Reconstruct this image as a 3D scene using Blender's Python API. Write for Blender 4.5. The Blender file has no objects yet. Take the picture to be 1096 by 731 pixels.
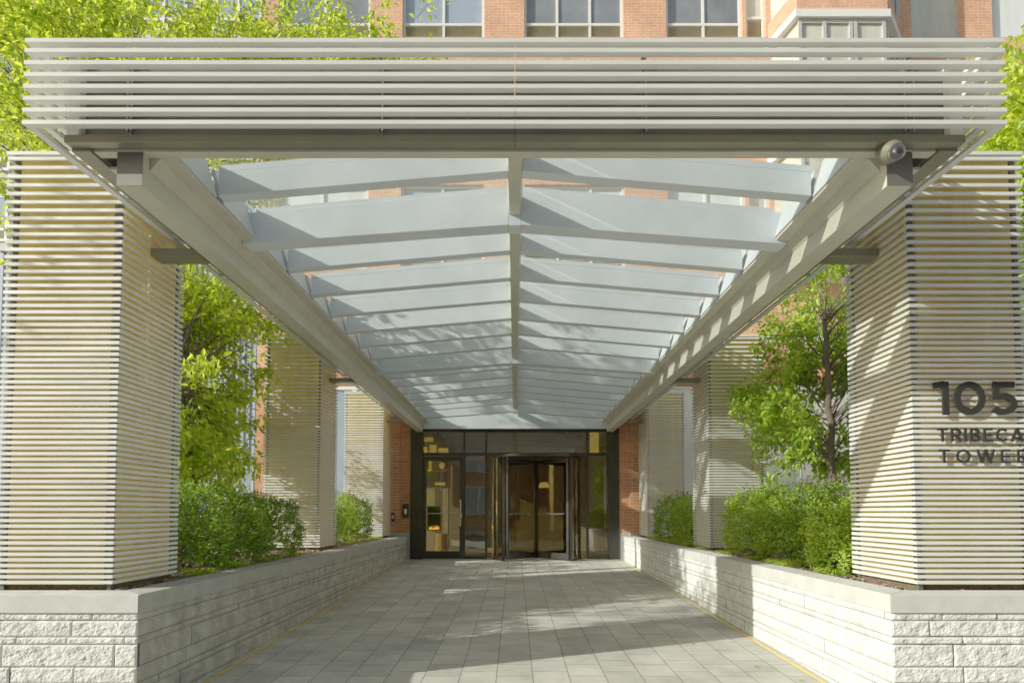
import bpy, math, random
from mathutils import Vector, noise, Matrix
random.seed(7)
CAMZ = 1.06
scene = bpy.context.scene
COL = scene.collection
R = math.radians

# ------------------------------------------------------------------ materials
MATS = {}
def nodes_of(m):
    m.use_nodes = True
    nt = m.node_tree
    nt.nodes.clear()
    return nt
def N(nt, typ, **kw):
    n = nt.nodes.new(typ)
    for k, v in kw.items():
        if k in n.inputs.keys():
            n.inputs[k].default_value = v
        else:
            setattr(n, k, v)
    return n
def L(nt, a, b): nt.links.new(a, b)
def c4(c): return (c[0], c[1], c[2], 1)

def mat_surface(name, col, col2=None, rough=0.5, metal=0.0, scale=6.0, bump=0.0, bscale=60.0, detail=6, stretch=(1,1,1), spec=0.5):
    m = bpy.data.materials.new(name); nt = nodes_of(m)
    out = N(nt, 'ShaderNodeOutputMaterial')
    p = N(nt, 'ShaderNodeBsdfPrincipled')
    p.inputs['Roughness'].default_value = rough
    p.inputs['Metallic'].default_value = metal
    p.inputs['Specular IOR Level'].default_value = spec
    tc = N(nt, 'ShaderNodeTexCoord'); mp = N(nt, 'ShaderNodeMapping')
    mp.inputs['Scale'].default_value = stretch
    L(nt, tc.outputs['Object'], mp.inputs['Vector'])
    nz = N(nt, 'ShaderNodeTexNoise'); nz.inputs['Scale'].default_value = scale; nz.inputs['Detail'].default_value = detail
    nz.inputs['Roughness'].default_value = 0.65
    L(nt, mp.outputs[0], nz.inputs['Vector'])
    cr = N(nt, 'ShaderNodeValToRGB')
    if col2 is None: col2 = tuple(c * 0.82 for c in col)
    cr.color_ramp.elements[0].position = 0.3; cr.color_ramp.elements[0].color = c4(col2)
    cr.color_ramp.elements[1].position = 0.68; cr.color_ramp.elements[1].color = c4(col)
    L(nt, nz.outputs['Fac'], cr.inputs['Fac']); L(nt, cr.outputs['Color'], p.inputs['Base Color'])
    mr = N(nt, 'ShaderNodeMapRange'); mr.inputs['To Min'].default_value = max(rough - .08, 0.02); mr.inputs['To Max'].default_value = min(rough + .12, 1)
    L(nt, nz.outputs['Fac'], mr.inputs['Value']); L(nt, mr.outputs[0], p.inputs['Roughness'])
    if bump > 0:
        nb = N(nt, 'ShaderNodeTexNoise'); nb.inputs['Scale'].default_value = bscale; nb.inputs['Detail'].default_value = 8
        L(nt, mp.outputs[0], nb.inputs['Vector'])
        b = N(nt, 'ShaderNodeBump'); b.inputs['Strength'].default_value = 1.0; b.inputs['Distance'].default_value = bump
        L(nt, nb.outputs['Fac'], b.inputs['Height']); L(nt, b.outputs[0], p.inputs['Normal'])
    L(nt, p.outputs[0], out.inputs[0])
    MATS[name] = m
    return m

def mat_brick(name, c1, c2, mortar, w=0.205, h=0.068, msize=0.006, rough=.85, ground=False, offset=.5, shift=(0, 0), bump=.004, var=.35):
    m = bpy.data.materials.new(name); nt = nodes_of(m)
    out = N(nt, 'ShaderNodeOutputMaterial'); p = N(nt, 'ShaderNodeBsdfPrincipled'); p.inputs['Roughness'].default_value = rough
    geo = N(nt, 'ShaderNodeNewGeometry')
    sp = N(nt, 'ShaderNodeSeparateXYZ'); L(nt, geo.outputs['Position'], sp.inputs[0])
    cb = N(nt, 'ShaderNodeCombineXYZ')
    if ground:
        ax = N(nt, 'ShaderNodeMath', operation='ADD'); ax.inputs[1].default_value = shift[0]
        L(nt, sp.outputs['X'], ax.inputs[0])
        L(nt, sp.outputs['Y'], cb.inputs['X']); L(nt, ax.outputs[0], cb.inputs['Y'])
    else:
        sn = N(nt, 'ShaderNodeSeparateXYZ'); L(nt, geo.outputs['Normal'], sn.inputs[0])
        ab = N(nt, 'ShaderNodeMath', operation='ABSOLUTE'); L(nt, sn.outputs['X'], ab.inputs[0])
        gt = N(nt, 'ShaderNodeMath', operation='GREATER_THAN'); gt.inputs[1].default_value = .7; L(nt, ab.outputs[0], gt.inputs[0])
        mx = N(nt, 'ShaderNodeMix'); mx.data_type = 'FLOAT'
        L(nt, gt.outputs[0], mx.inputs[0]); L(nt, sp.outputs['X'], mx.inputs[2]); L(nt, sp.outputs['Y'], mx.inputs[3])
        L(nt, mx.outputs[0], cb.inputs['X']); L(nt, sp.outputs['Z'], cb.inputs['Y'])
    bt = N(nt, 'ShaderNodeTexBrick')
    bt.offset = offset
    bt.inputs['Scale'].default_value = 1; bt.inputs['Brick Width'].default_value = w; bt.inputs['Row Height'].default_value = h
    bt.inputs['Mortar Size'].default_value = msize; bt.inputs['Mortar Smooth'].default_value = .3; bt.inputs['Bias'].default_value = 0
    bt.inputs['Color1'].default_value = c4(c1); bt.inputs['Color2'].default_value = c4(c2); bt.inputs['Mortar'].default_value = c4(mortar)
    L(nt, cb.outputs[0], bt.inputs['Vector'])
    nz = N(nt, 'ShaderNodeTexNoise'); nz.inputs['Scale'].default_value = 2.2; nz.inputs['Detail'].default_value = 9; nz.inputs['Roughness'].default_value = .7
    L(nt, geo.outputs['Position'], nz.inputs['Vector'])
    mr = N(nt, 'ShaderNodeMapRange'); mr.inputs['From Min'].default_value = .3; mr.inputs['From Max'].default_value = .7
    mr.inputs['To Min'].default_value = 1 - var; mr.inputs['To Max'].default_value = 1 + var * .4
    L(nt, nz.outputs['Fac'], mr.inputs['Value'])
    mm = N(nt, 'ShaderNodeMix'); mm.data_type = 'RGBA'; mm.blend_type = 'MULTIPLY'; mm.inputs[0].default_value = 1
    L(nt, bt.outputs['Color'], mm.inputs[6]); L(nt, mr.outputs[0], mm.inputs[7]); L(nt, mm.outputs[2], p.inputs['Base Color'])
    nb = N(nt, 'ShaderNodeTexNoise'); nb.inputs['Scale'].default_value = 90; nb.inputs['Detail'].default_value = 6
    L(nt, geo.outputs['Position'], nb.inputs['Vector'])
    ad = N(nt, 'ShaderNodeMath', operation='MULTIPLY_ADD'); ad.inputs[1].default_value = -1.0
    sc = N(nt, 'ShaderNodeMath', operation='MULTIPLY'); sc.inputs[1].default_value = .3; L(nt, nb.outputs['Fac'], sc.inputs[0])
    L(nt, bt.outputs['Fac'], ad.inputs[0]); L(nt, sc.outputs[0], ad.inputs[2])
    b = N(nt, 'ShaderNodeBump'); b.inputs['Distance'].default_value = bump; b.inputs['Strength'].default_value = 1
    L(nt, ad.outputs[0], b.inputs['Height']); L(nt, b.outputs[0], p.inputs['Normal'])
    L(nt, p.outputs[0], out.inputs[0]); MATS[name] = m
    return m

def mat_glass(name, tint=(.9, .95, .95), ior=1.5, haze=0.0, hazecol=(.8, .8, .8), rough=0.0, refl=1.0):
    m = bpy.data.materials.new(name); nt = nodes_of(m)
    out = N(nt, 'ShaderNodeOutputMaterial')
    tr = N(nt, 'ShaderNodeBsdfTransparent'); tr.inputs[0].default_value = c4(tint)
    gl = N(nt, 'ShaderNodeBsdfGlossy'); gl.inputs['Roughness'].default_value = rough; gl.inputs[0].default_value = (1, 1, 1, 1)
    fr = N(nt, 'ShaderNodeFresnel'); fr.inputs[0].default_value = ior
    ml = N(nt, 'ShaderNodeMath', operation='MULTIPLY'); ml.inputs[1].default_value = refl; ml.use_clamp = True
    # a faint waviness so that reflections are not ruler straight
    tc = N(nt, 'ShaderNodeTexCoord'); nz = N(nt, 'ShaderNodeTexNoise'); nz.inputs['Scale'].default_value = 1.3
    L(nt, tc.outputs['Object'], nz.inputs['Vector'])
    b = N(nt, 'ShaderNodeBump'); b.inputs['Distance'].default_value = .0025; L(nt, nz.outputs['Fac'], b.inputs['Height'])
    L(nt, b.outputs[0], gl.inputs['Normal'])
    ge = N(nt, 'ShaderNodeNewGeometry'); mi = N(nt, 'ShaderNodeMapRange'); mi.inputs['To Min'].default_value = ior; mi.inputs['To Max'].default_value = 1 / ior
    L(nt, ge.outputs['Backfacing'], mi.inputs['Value']); L(nt, mi.outputs[0], fr.inputs[0])
    L(nt, fr.outputs[0], ml.inputs[0])
    mx = N(nt, 'ShaderNodeMixShader'); L(nt, ml.outputs[0], mx.inputs[0]); L(nt, tr.outputs[0], mx.inputs[1]); L(nt, gl.outputs[0], mx.inputs[2])
    last = mx
    if haze > 0:
        df = N(nt, 'ShaderNodeBsdfDiffuse'); df.inputs[0].default_value = c4(hazecol)
        tl = N(nt, 'ShaderNodeBsdfTranslucent'); tl.inputs[0].default_value = c4(hazecol)
        h = N(nt, 'ShaderNodeMixShader'); h.inputs[0].default_value = .6; L(nt, df.outputs[0], h.inputs[1]); L(nt, tl.outputs[0], h.inputs[2])
        n2 = N(nt, 'ShaderNodeTexNoise'); n2.inputs['Scale'].default_value = 3; n2.inputs['Detail'].default_value = 8; L(nt, tc.outputs['Object'], n2.inputs['Vector'])
        mr = N(nt, 'ShaderNodeMapRange'); mr.inputs['From Min'].default_value = .3; mr.inputs['From Max'].default_value = .75
        mr.inputs['To Min'].default_value = haze * .5; mr.inputs['To Max'].default_value = haze * 1.6
        L(nt, n2.outputs['Fac'], mr.inputs['Value'])
        m2 = N(nt, 'ShaderNodeMixShader'); L(nt, mr.outputs[0], m2.inputs[0]); L(nt, mx.outputs[0], m2.inputs[1]); L(nt, h.outputs[0], m2.inputs[2]); last = m2
    L(nt, last.outputs[0], out.inputs[0]); MATS[name] = m
    return m

def mat_leaf(name, ca, cb_, cc, trans=.45, rough=.5):
    m = bpy.data.materials.new(name); nt = nodes_of(m)
    out = N(nt, 'ShaderNodeOutputMaterial'); geo = N(nt, 'ShaderNodeNewGeometry')
    cr = N(nt, 'ShaderNodeValToRGB')
    cr.color_ramp.elements[0].color = c4(ca); cr.color_ramp.elements[1].color = c4(cc)
    e = cr.color_ramp.elements.new(.55); e.color = c4(cb_)
    L(nt, geo.outputs['Random Per Island'], cr.inputs['Fac'])
    p = N(nt, 'ShaderNodeBsdfPrincipled'); p.inputs['Roughness'].default_value = rough; L(nt, cr.outputs[0], p.inputs['Base Color'])
    t = N(nt, 'ShaderNodeBsdfTranslucent')
    hs = N(nt, 'ShaderNodeHueSaturation'); hs.inputs['Value'].default_value = 1.45; hs.inputs['Hue'].default_value = .485
    L(nt, cr.outputs[0], hs.inputs['Color']); L(nt, hs.outputs[0], t.inputs[0])
    mx = N(nt, 'ShaderNodeMixShader'); mx.inputs[0].default_value = trans
    L(nt, p.outputs[0], mx.inputs[1]); L(nt, t.outputs[0], mx.inputs[2]); L(nt, mx.outputs[0], out.inputs[0])
    MATS[name] = m; return m

def mat_emit(name, col, strength, col2=None, scale=8):
    m = bpy.data.materials.new(name); nt = nodes_of(m)
    out = N(nt, 'ShaderNodeOutputMaterial'); e = N(nt, 'ShaderNodeEmission'); e.inputs['Strength'].default_value = strength
    tc = N(nt, 'ShaderNodeTexCoord'); nz = N(nt, 'ShaderNodeTexNoise'); nz.inputs['Scale'].default_value = scale
    L(nt, tc.outputs['Object'], nz.inputs['Vector'])
    cr = N(nt, 'ShaderNodeValToRGB'); cr.color_ramp.elements[0].position = .35; cr.color_ramp.elements[1].position = .65
    cr.color_ramp.elements[0].color = c4(col2 or col); cr.color_ramp.elements[1].color = c4(col)
    L(nt, nz.outputs['Fac'], cr.inputs[0]); L(nt, cr.outputs[0], e.inputs[0]); L(nt, e.outputs[0], out.inputs[0]); MATS[name] = m; return m

def mat_panel():
    # translucent champagne infill sheet of the columns
    m = bpy.data.materials.new('infill'); nt = nodes_of(m)
    out = N(nt, 'ShaderNodeOutputMaterial')
    tc = N(nt, 'ShaderNodeTexCoord'); mp = N(nt, 'ShaderNodeMapping'); mp.inputs['Scale'].default_value = (3.2, 3.2, .25)
    L(nt, tc.outputs['Object'], mp.inputs[0]); nz = N(nt, 'ShaderNodeTexNoise'); nz.inputs['Scale'].default_value = 1.6; nz.inputs['Detail'].default_value = 3
    L(nt, mp.outputs[0], nz.inputs['Vector'])
    cr = N(nt, 'ShaderNodeValToRGB'); cr.color_ramp.elements[0].position = .3; cr.color_ramp.elements[1].position = .7
    cr.color_ramp.elements[0].color = (.74, .58, .13, 1); cr.color_ramp.elements[1].color = (.95, .82, .33, 1)
    L(nt, nz.outputs['Fac'], cr.inputs[0])
    p = N(nt, 'ShaderNodeBsdfPrincipled'); p.inputs['Metallic'].default_value = .15; p.inputs['Roughness'].default_value = .28; L(nt, cr.outputs[0], p.inputs['Base Color'])
    t = N(nt, 'ShaderNodeBsdfTranslucent'); L(nt, cr.outputs[0], t.inputs[0])
    mx = N(nt, 'ShaderNodeMixShader'); mx.inputs[0].default_value = .5
    L(nt, p.outputs[0], mx.inputs[1]); L(nt, t.outputs[0], mx.inputs[2]); L(nt, mx.outputs[0], out.inputs[0]); MATS['infill'] = m

mat_surface('paint', (.60, .65, .70), (.47, .52, .57), rough=.42, scale=1.6, bump=.0004, bscale=120)
mat_surface('beam', (.50, .48, .375), (.40, .385, .30), rough=.38, scale=2.5, bump=.0004, bscale=90)
mat_surface('slat', (.78, .78, .74), (.66, .66, .62), rough=.33, scale=7, metal=.15, stretch=(.3, 1, 3))
mat_surface('column_slat', (.82, .82, .795), (.62, .62, .59), rough=.36, scale=5, metal=.12, stretch=(.4, .4, 3))
mat_surface('channel', (.24, .225, .16), (.18, .17, .12), rough=.35, scale=4, metal=.5)
mat_surface('darkgap', (.05, .048, .045), rough=.7)
mat_surface('post', (.16, .15, .13), rough=.45, metal=.5)
mat_surface('darkmetal', (.022, .018, .014), (.014, .012, .009), rough=.34, metal=.2, scale=5)
mat_surface('steel', (.55, .55, .53), rough=.25, metal=.9)
mat_surface('coping', (.60, .60, .57), (.45, .45, .43), rough=.8, scale=5, bump=.0015, bscale=140, detail=10)
mat_surface('stone', (.80, .80, .765), (.50, .50, .475), rough=.9, scale=7, bump=.004, bscale=70, detail=10)
mat_surface('stone_shaded', (.44, .43, .36), (.20, .195, .16), rough=.88, scale=5, bump=.0035, bscale=60, detail=10)  # wall stone again, darkened: shade of the left wall put into the colour
mat_surface('granite', (.42, .42, .41), (.22, .22, .22), rough=.6, scale=70, bump=.001)
mat_surface('fascia', (.15, .145, .12), (.09, .088, .075), rough=.3, metal=.4, scale=1.5)
mat_surface('coping_shaded', (.36, .36, .325), (.26, .255, .23), rough=.8, scale=5, bump=.0015, bscale=140)  # same coping, darker: the left side's shade is in the colour
mat_surface('soil', (.16, .11, .07), (.06, .04, .025), rough=.95, scale=30, bump=.02, bscale=60)
mat_surface('chip', (.34, .24, .14), (.16, .10, .06), rough=.9, scale=20)
mat_surface('brass', (.90, .66, .05), (.75, .52, .03), rough=.35, metal=.3, scale=12)
mat_surface('concrete', (.42, .41, .39), (.33, .32, .30), rough=.9, scale=3, bump=.003, bscale=80)
mat_surface('asphalt', (.07, .07, .07), (.045, .045, .045), rough=.9, scale=30, bump=.006, bscale=160)
mat_surface('bark', (.15, .115, .075), (.06, .045, .03), rough=.9, scale=10, bump=.015, bscale=30, stretch=(1, 1, .3))
mat_surface('white_frame', (.78, .78, .76), (.7, .7, .68), rough=.4)
mat_surface('grey_frame', (.45, .46, .46), rough=.4)
mat_surface('vent', (.62, .58, .45), (.5, .47, .36), rough=.5)
mat_surface('window_glass', (.30, .38, .52), (.20, .26, .36), rough=.06, scale=.7, spec=1.0)
mat_surface('curtain_glass', (.62, .60, .52), (.40, .38, .33), rough=.15, scale=.9, spec=.8, stretch=(2, 1, .3))
mat_surface('cream_wall', (.62, .58, .50), (.52, .49, .42), rough=.85, scale=1)
mat_surface('blue_metal', (.32, .36, .46), (.26, .30, .40), rough=.5, scale=1)
mat_surface('green_letter', (.48, .74, .52), (.42, .68, .48), rough=.5)
mat_surface('letter', (.012, .012, .01), rough=.75, scale=12, spec=.2)
mat_surface('pale_glass', (.78, .82, .84), (.55, .60, .64), rough=.12, scale=.8, spec=.8, stretch=(2, 1, .4))  # overexposed brightness of the right ground-floor panes put into the colour
mat_surface('dark_glass', (.20, .22, .26), (.10, .11, .13), rough=.05, scale=.7, spec=1.0)
mat_surface('lobby_wall', (.26, .22, .15), (.17, .14, .095), rough=.6, scale=2)
mat_surface('lobby_ceiling', (.45, .38, .27), rough=.8)
mat_surface('lobby_floor', (.45, .37, .24), (.36, .28, .17), rough=.18, scale=2)
mat_surface('travertine', (.42, .36, .26), (.32, .27, .19), rough=.6, scale=3, stretch=(.5, .5, 9))
mat_surface('wood', (.46, .30, .10), (.20, .12, .04), rough=.6, scale=7, stretch=(1.5, 1.5, .2))
mat_surface('darkwood', (.10, .06, .03), rough=.5)
mat_surface('red_book', (.45, .06, .03), rough=.6)
mat_surface('plastic_white', (.75, .75, .73), rough=.35)
mat_surface('car_paint', (.03, .035, .045), rough=.2, spec=.8)
mat_surface('rubber', (.02, .02, .02), rough=.8)
mat_brick('brick', (.58, .22, .09), (.44, .16, .065), (.50, .35, .24))
mat_brick('brick_glare', (.78, .34, .18), (.68, .28, .14), (.78, .56, .44), var=.32)  # tower brick lightened: veiling glare and overexposure put into the colour
mat_brick('street_brick', (.44, .22, .13), (.36, .17, .10), (.4, .33, .27))
mat_brick('paving', (.54, .525, .46), (.41, .40, .35), (.17, .165, .145), w=.345, h=.2885, msize=.0045, ground=True, shift=(.145, 0), bump=.003, offset=.37, var=.35)
mat_brick('lobby_stone', (.22, .20, .16), (.17, .155, .12), (.12, .10, .08), w=.6, h=.3, msize=.012)
mat_glass('roof_glass', tint=(.90, .94, .93), haze=.08, hazecol=(.85, .88, .84))
mat_glass('door_glass', tint=(.74, .71, .60), ior=1.6, refl=1.7)
mat_glass('dome_glass', tint=(.75, .75, .8), ior=1.5, refl=1.5)
mat_leaf('tree_leaf', (.18, .31, .012), (.40, .56, .018), (.66, .76, .05), trans=.5)
mat_leaf('dark_leaf', (.12, .25, .012), (.27, .45, .02), (.50, .64, .035), trans=.45)
mat_leaf('shrub_leaf', (.04, .11, .006), (.12, .25, .010), (.34, .52, .022), trans=.35, rough=.4)
mat_leaf('shrub_sunlit', (.09, .20, .01), (.30, .48, .02), (.52, .66, .05), trans=.35, rough=.4)  # sunlit copy of the shrub leaf; sun patches put into its colour
mat_leaf('shrub_mid', (.07, .17, .01), (.20, .36, .015), (.44, .60, .03), trans=.35, rough=.4)
mat_leaf('lime_blade', (.26, .42, .02), (.40, .56, .03), (.55, .68, .07), trans=.35)
mat_leaf('dead_leaf', (.35, .16, .05), (.45, .25, .08), (.30, .12, .05), trans=.1)
mat_emit('flame', (1, .50, .04), 1.6, (.9, .22, .01), 14)
mat_emit('yellow_glow', (.95, .70, .10), .30, (.6, .36, .03), 9)  # shelf items glow by themselves, shelf light put in as emission; also the wall light
mat_emit('lamp_glow', (1, .66, .20), .7)
mat_panel()
M = MATS

# ------------------------------------------------------------------ object helpers
def tag(o, label=None, cat=None, group=None, kind=None):
    if label: o['label'] = label
    if cat: o['category'] = cat
    if group: o['group'] = group
    if kind: o['kind'] = kind
    return o
def empty(name, loc=(0, 0, 0), label=None, cat=None, group=None, rz=0):
    o = bpy.data.objects.new(name, None); COL.objects.link(o); o.location = loc; o.rotation_euler[2] = rz
    o.empty_display_size = .1
    return tag(o, label, cat, group)

class MB:
    def __init__(s): s.v = []; s.f = []
    def add(s, vs, fs):
        b = len(s.v); s.v += [tuple(v) for v in vs]; s.f += [tuple(i + b for i in f) for f in fs]; return s
    def box(s, x0, x1, y0, y1, z0, z1):
        if x0 > x1: x0, x1 = x1, x0
        return s.add([(x0, y0, z0), (x1, y0, z0), (x1, y1, z0), (x0, y1, z0), (x0, y0, z1), (x1, y0, z1), (x1, y1, z1), (x0, y1, z1)],
                     [(0, 3, 2, 1), (4, 5, 6, 7), (0, 1, 5, 4), (1, 2, 6, 5), (2, 3, 7, 6), (3, 0, 4, 7)])
    def prism_y(s, prof, y0, y1):           # prof: list of (x,z)
        n = len(prof)
        a = sum(prof[i][0] * prof[(i + 1) % n][1] - prof[(i + 1) % n][0] * prof[i][1] for i in range(n))
        if a < 0: prof = prof[::-1]
        vs = [(x, y0, z) for x, z in prof] + [(x, y1, z) for x, z in prof]
        fs = [tuple(range(n)), tuple(range(2 * n - 1, n - 1, -1))] + [(i, i + n, (i + 1) % n + n, (i + 1) % n) for i in range(n)]
        return s.add(vs, fs)
    def prism_z(s, prof, z0, z1):
        n = len(prof)
        a = sum(prof[i][0] * prof[(i + 1) % n][1] - prof[(i + 1) % n][0] * prof[i][1] for i in range(n))
        if a < 0: prof = prof[::-1]
        vs = [(x, y, z0) for x, y in prof] + [(x, y, z1) for x, y in prof]
        fs = [tuple(range(n - 1, -1, -1)), tuple(range(n, 2 * n))] + [(i, (i + 1) % n, (i + 1) % n + n, i + n) for i in range(n)]
        return s.add(vs, fs)
    def tube(s, pts, rad, n=6):
        pts = [Vector(p) for p in pts]; b = len(s.v); rs = rad if isinstance(rad, (list, tuple)) else [rad] * len(pts)
        for i, p in enumerate(pts):
            d = (pts[min(i + 1, len(pts) - 1)] - pts[max(i - 1, 0)])
            if d.length < 1e-9: d = Vector((0, 0, 1))
            d.normalize(); u = d.cross(Vector((.13, .21, 1)) if abs(d.z) < .9 else Vector((1, .1, 0))).normalized(); w = d.cross(u)
            for k in range(n):
                a = 2 * math.pi * k / n; q = p + (u * math.cos(a) + w * math.sin(a)) * rs[i]; s.v.append(tuple(q))
        for i in range(len(pts) - 1):
            for k in range(n):
                s.f.append((b + i * n + k, b + i * n + (k + 1) % n, b + (i + 1) * n + (k + 1) % n, b + (i + 1) * n + k))
        s.f.append(tuple(b + k for k in range(n - 1, -1, -1))); e = b + (len(pts) - 1) * n; s.f.append(tuple(e + k for k in range(n)))
        return s
    def sphere(s, c, r, nu=16, nv=10):
        b = len(s.v)
        for j in range(nv + 1):
            t = math.pi * j / nv
            for i in range(nu):
                a = 2 * math.pi * i / nu; s.v.append((c[0] + r * math.sin(t) * math.cos(a), c[1] + r * math.sin(t) * math.sin(a), c[2] + r * math.cos(t)))
        for j in range(nv):
            for i in range(nu):
                s.f.append((b + j * nu + i, b + (j + 1) * nu + i, b + (j + 1) * nu + (i + 1) % nu, b + j * nu + (i + 1) % nu))
        return s
    def build(s, name, mat, parent=None, bevel=0, smooth=False, label=None):
        me = bpy.data.meshes.new(name)
        off = Vector((0, 0, 0))
        if parent is not None:
            q = parent
            while q is not None: off += q.location; q = q.parent
        vs = [(a - off.x, b - off.y, c - off.z) for a, b, c in s.v]
        me.from_pydata(vs, [], s.f); me.materials.append(mat); me.update()
        if smooth:
            me.polygons.foreach_set('use_smooth', [True] * len(me.polygons))
        o = bpy.data.objects.new(name, me); COL.objects.link(o)
        if parent is not None: o.parent = parent
        if bevel:
            bv = o.modifiers.new('bevel', 'BEVEL'); bv.width = bevel; bv.segments = 2; bv.limit_method = 'ANGLE'
        if label: o['label'] = label
        return o
def copy_tree(o, parent=None):
    c = o.copy(); COL.objects.link(c); c.parent = parent
    for ch in [x for x in o.children]: copy_tree(ch, c)
    return c
def H(h): return h + CAMZ

# ------------------------------------------------------------------ camera, world, sun
cam_d = bpy.data.cameras.new('camera'); cam = bpy.data.objects.new('camera', cam_d); COL.objects.link(cam)
scene.camera = cam
cam_d.sensor_width = 36; cam_d.lens = 670 / 1096 * 36
cam_d.shift_x = -3 / 1096; cam_d.shift_y = (518 - 365.5) / 1096
cam_d.clip_end = 2000; cam_d.clip_start = .05
cam.location = (0, 0, CAMZ); cam.rotation_euler = (R(90 + 2.6), 0, 0)

SUN_DIR = Vector((.92, .37, -.435)).normalized()        # direction in which the light travels
elev = math.asin(-SUN_DIR.z); az = math.atan2(-SUN_DIR.x, -SUN_DIR.y)
w = bpy.data.worlds.new('World'); scene.world = w; w.use_nodes = True
nt = w.node_tree; nt.nodes.clear()
sky = nt.nodes.new('ShaderNodeTexSky'); sky.sky_type = 'NISHITA'; sky.sun_disc = False
sky.sun_elevation = elev; sky.sun_rotation = az; sky.air_density = 1.0; sky.dust_density = 2.0; sky.ozone_density = 1.0
bg = nt.nodes.new('ShaderNodeBackground'); bg.inputs[1].default_value = .13
wo = nt.nodes.new('ShaderNodeOutputWorld')
wb = nt.nodes.new('ShaderNodeMix'); wb.data_type = 'RGBA'; wb.blend_type = 'MULTIPLY'; wb.inputs[0].default_value = 1; wb.inputs[7].default_value = (1, .99, .79, 1)
nt.links.new(sky.outputs[0], wb.inputs[6]); nt.links.new(wb.outputs[2], bg.inputs[0]); nt.links.new(bg.outputs[0], wo.inputs[0])
sd = bpy.data.lights.new('sun', 'SUN'); sd.energy = 5; sd.angle = R(.5); sd.color = (1, .985, .82)
so = bpy.data.objects.new('sun', sd); COL.objects.link(so); so.rotation_euler = SUN_DIR.to_track_quat('-Z', 'Y').to_euler()
so.location = (-20, -6, 12)
scene.view_settings.view_transform = 'Standard'; scene.view_settings.look = 'None'; scene.view_settings.exposure = 0; scene.view_settings.gamma = 1.5

# ------------------------------------------------------------------ ground
YD = 14.26                                  # plane of the entrance glazing
def gz(y):                                   # driveway surface rises gently to the door
    if y >= YD: return 0.0
    return max(-.27 * (YD - y) / 10.17, -.29)
tag(MB().add([(-300, -300, -.55), (300, -300, -.55), (300, 300, -.55), (-300, 300, -.55)], [(0, 1, 2, 3)]).build('ground', M['concrete']), kind='structure')
tag(MB().add([(-40, -1.4, -.285), (40, -1.4, -.285), (40, 4.0, -.285), (-40, 4.0, -.285)], [(0, 1, 2, 3)]).build('sidewalk', M['concrete']), kind='structure')
tag(MB().box(-40, 40, -1.6, -1.402, -.55, -.287).build('kerb', M['granite'], bevel=.015), kind='structure')
tag(MB().add([(-60, -12, -.41), (60, -12, -.41), (60, -1.6, -.41), (-60, -1.6, -.41)], [(0, 1, 2, 3)]).build('road', M['asphalt']), kind='structure')
tag(MB().box(-60, 60, -16, -12.0, -.55, -.28).build('far_pavement', M['concrete']), kind='structure')
mb = MB(); ys = [2.9, 3.34, 5, 8, 11, 14.2]
for i in range(len(ys) - 1):
    a, b = ys[i], ys[i + 1]
    mb.add([(-2.5, a, gz(a) + .006), (2.5, a, gz(a) + .006), (2.5, b, gz(b) + .006), (-2.5, b, gz(b) + .006)], [(0, 1, 2, 3)])
tag(mb.build('driveway', M['paving']), kind='structure')
tag(MB().box(-2.37, 2.37, 14.2, 14.42, -.1, .012).build('threshold', M['granite']), kind='structure')
tag(MB().box(-5.9, 6, 14.42, 19.6, -.1, .0).build('lobby_floor', M['lobby_floor']), kind='structure')
for sx, nm in ((-1, 'left'), (1, 'right')):
    mb = MB()
    for i in range(24):
        a = 3.6 + i * .44; b = a + .437
        xa = 2.385
        z0, z1 = gz(a) + .010, gz(b) + .010
        vs = [(sx * xa, a, z0), (sx * (xa - .034), a, z0), (sx * (xa - .034), b, z1), (sx * xa, b, z1)]
        mb.add(vs, [(0, 1, 2, 3) if sx < 0 else (3, 2, 1, 0)])
    tag(mb.build('edging_strip', M['brass']), 'thin yellow edging strip along the foot of the %s stone planter wall' % nm, 'edging strip', 'yellow strips along the driveway edges')

# ------------------------------------------------------------------ planter walls
TOP = H(-.53)
COURSES = [.05, .105, .048, .145, .105, .05, .13, .10, .05, .10, .12]
def stone_face(mb, length, fn, rough, res, seed, ztop, zbot_fn, phase=0):
    """fn(s, z, out) -> world point; s along wall, out = outwards relief"""
    rnd = random.Random(seed); z = ztop; ci = phase
    while z > -.45:
        hgt = COURSES[ci % len(COURSES)]; ci += 1
        s = -rnd.random() * .4
        while s < length:
            wdt = rnd.uniform(.28, .8) * (1.25 if hgt > .08 else 1)
            a, b = max(s, 0), min(s + wdt, length); s += wdt
            if b - a < .04: continue
            zt, zb = z - .0022, z - hgt + .0022
            a += .002; b -= .002
            nu = max(2, int((b - a) / res)); nv = max(2, int((zt - zb) / res)); base = len(mb.v)
            prot = rnd.uniform(-.004, .006); tilt = rnd.uniform(-.5, .5) * rough
            for j in range(nv + 1):
                for i in range(nu + 1):
                    u = a + (b - a) * i / nu; q = zb + (zt - zb) * j / nv
                    e = min(i, nu - i) * (b - a) / nu; e2 = min(j, nv - j) * (zt - zb) / nv
                    edge = min(e / .012, 1) * min(e2 / .012, 1)
                    n1 = noise.fractal(Vector((u * 14 + seed, q * 20, seed * 3.1)), .75, 2.2, 6)
                    n2 = noise.ridged_multi_fractal(Vector((u * 34 + q * 26, q * 48 - u * 10, seed)), 1.0, 2.0, 3, 1, 2) - 1
                    o = prot + edge * (rough * (n1 * .9 + .5) + rough * .35 * n2) + tilt * (i / nu - .5)
                    o = max(o, -.006)
                    mb.v.append(tuple(fn(u, q, o if edge > 0 else min(o, 0) - .004)))
            for j in range(nv):
                for i in range(nu):
                    k = base + j * (nu + 1) + i
                    mb.f.append((k, k + 1, k + nu + 2, k + nu + 1))
        z -= hgt
WX = 2.44; YF = 4.09; YE = 14.1
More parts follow.
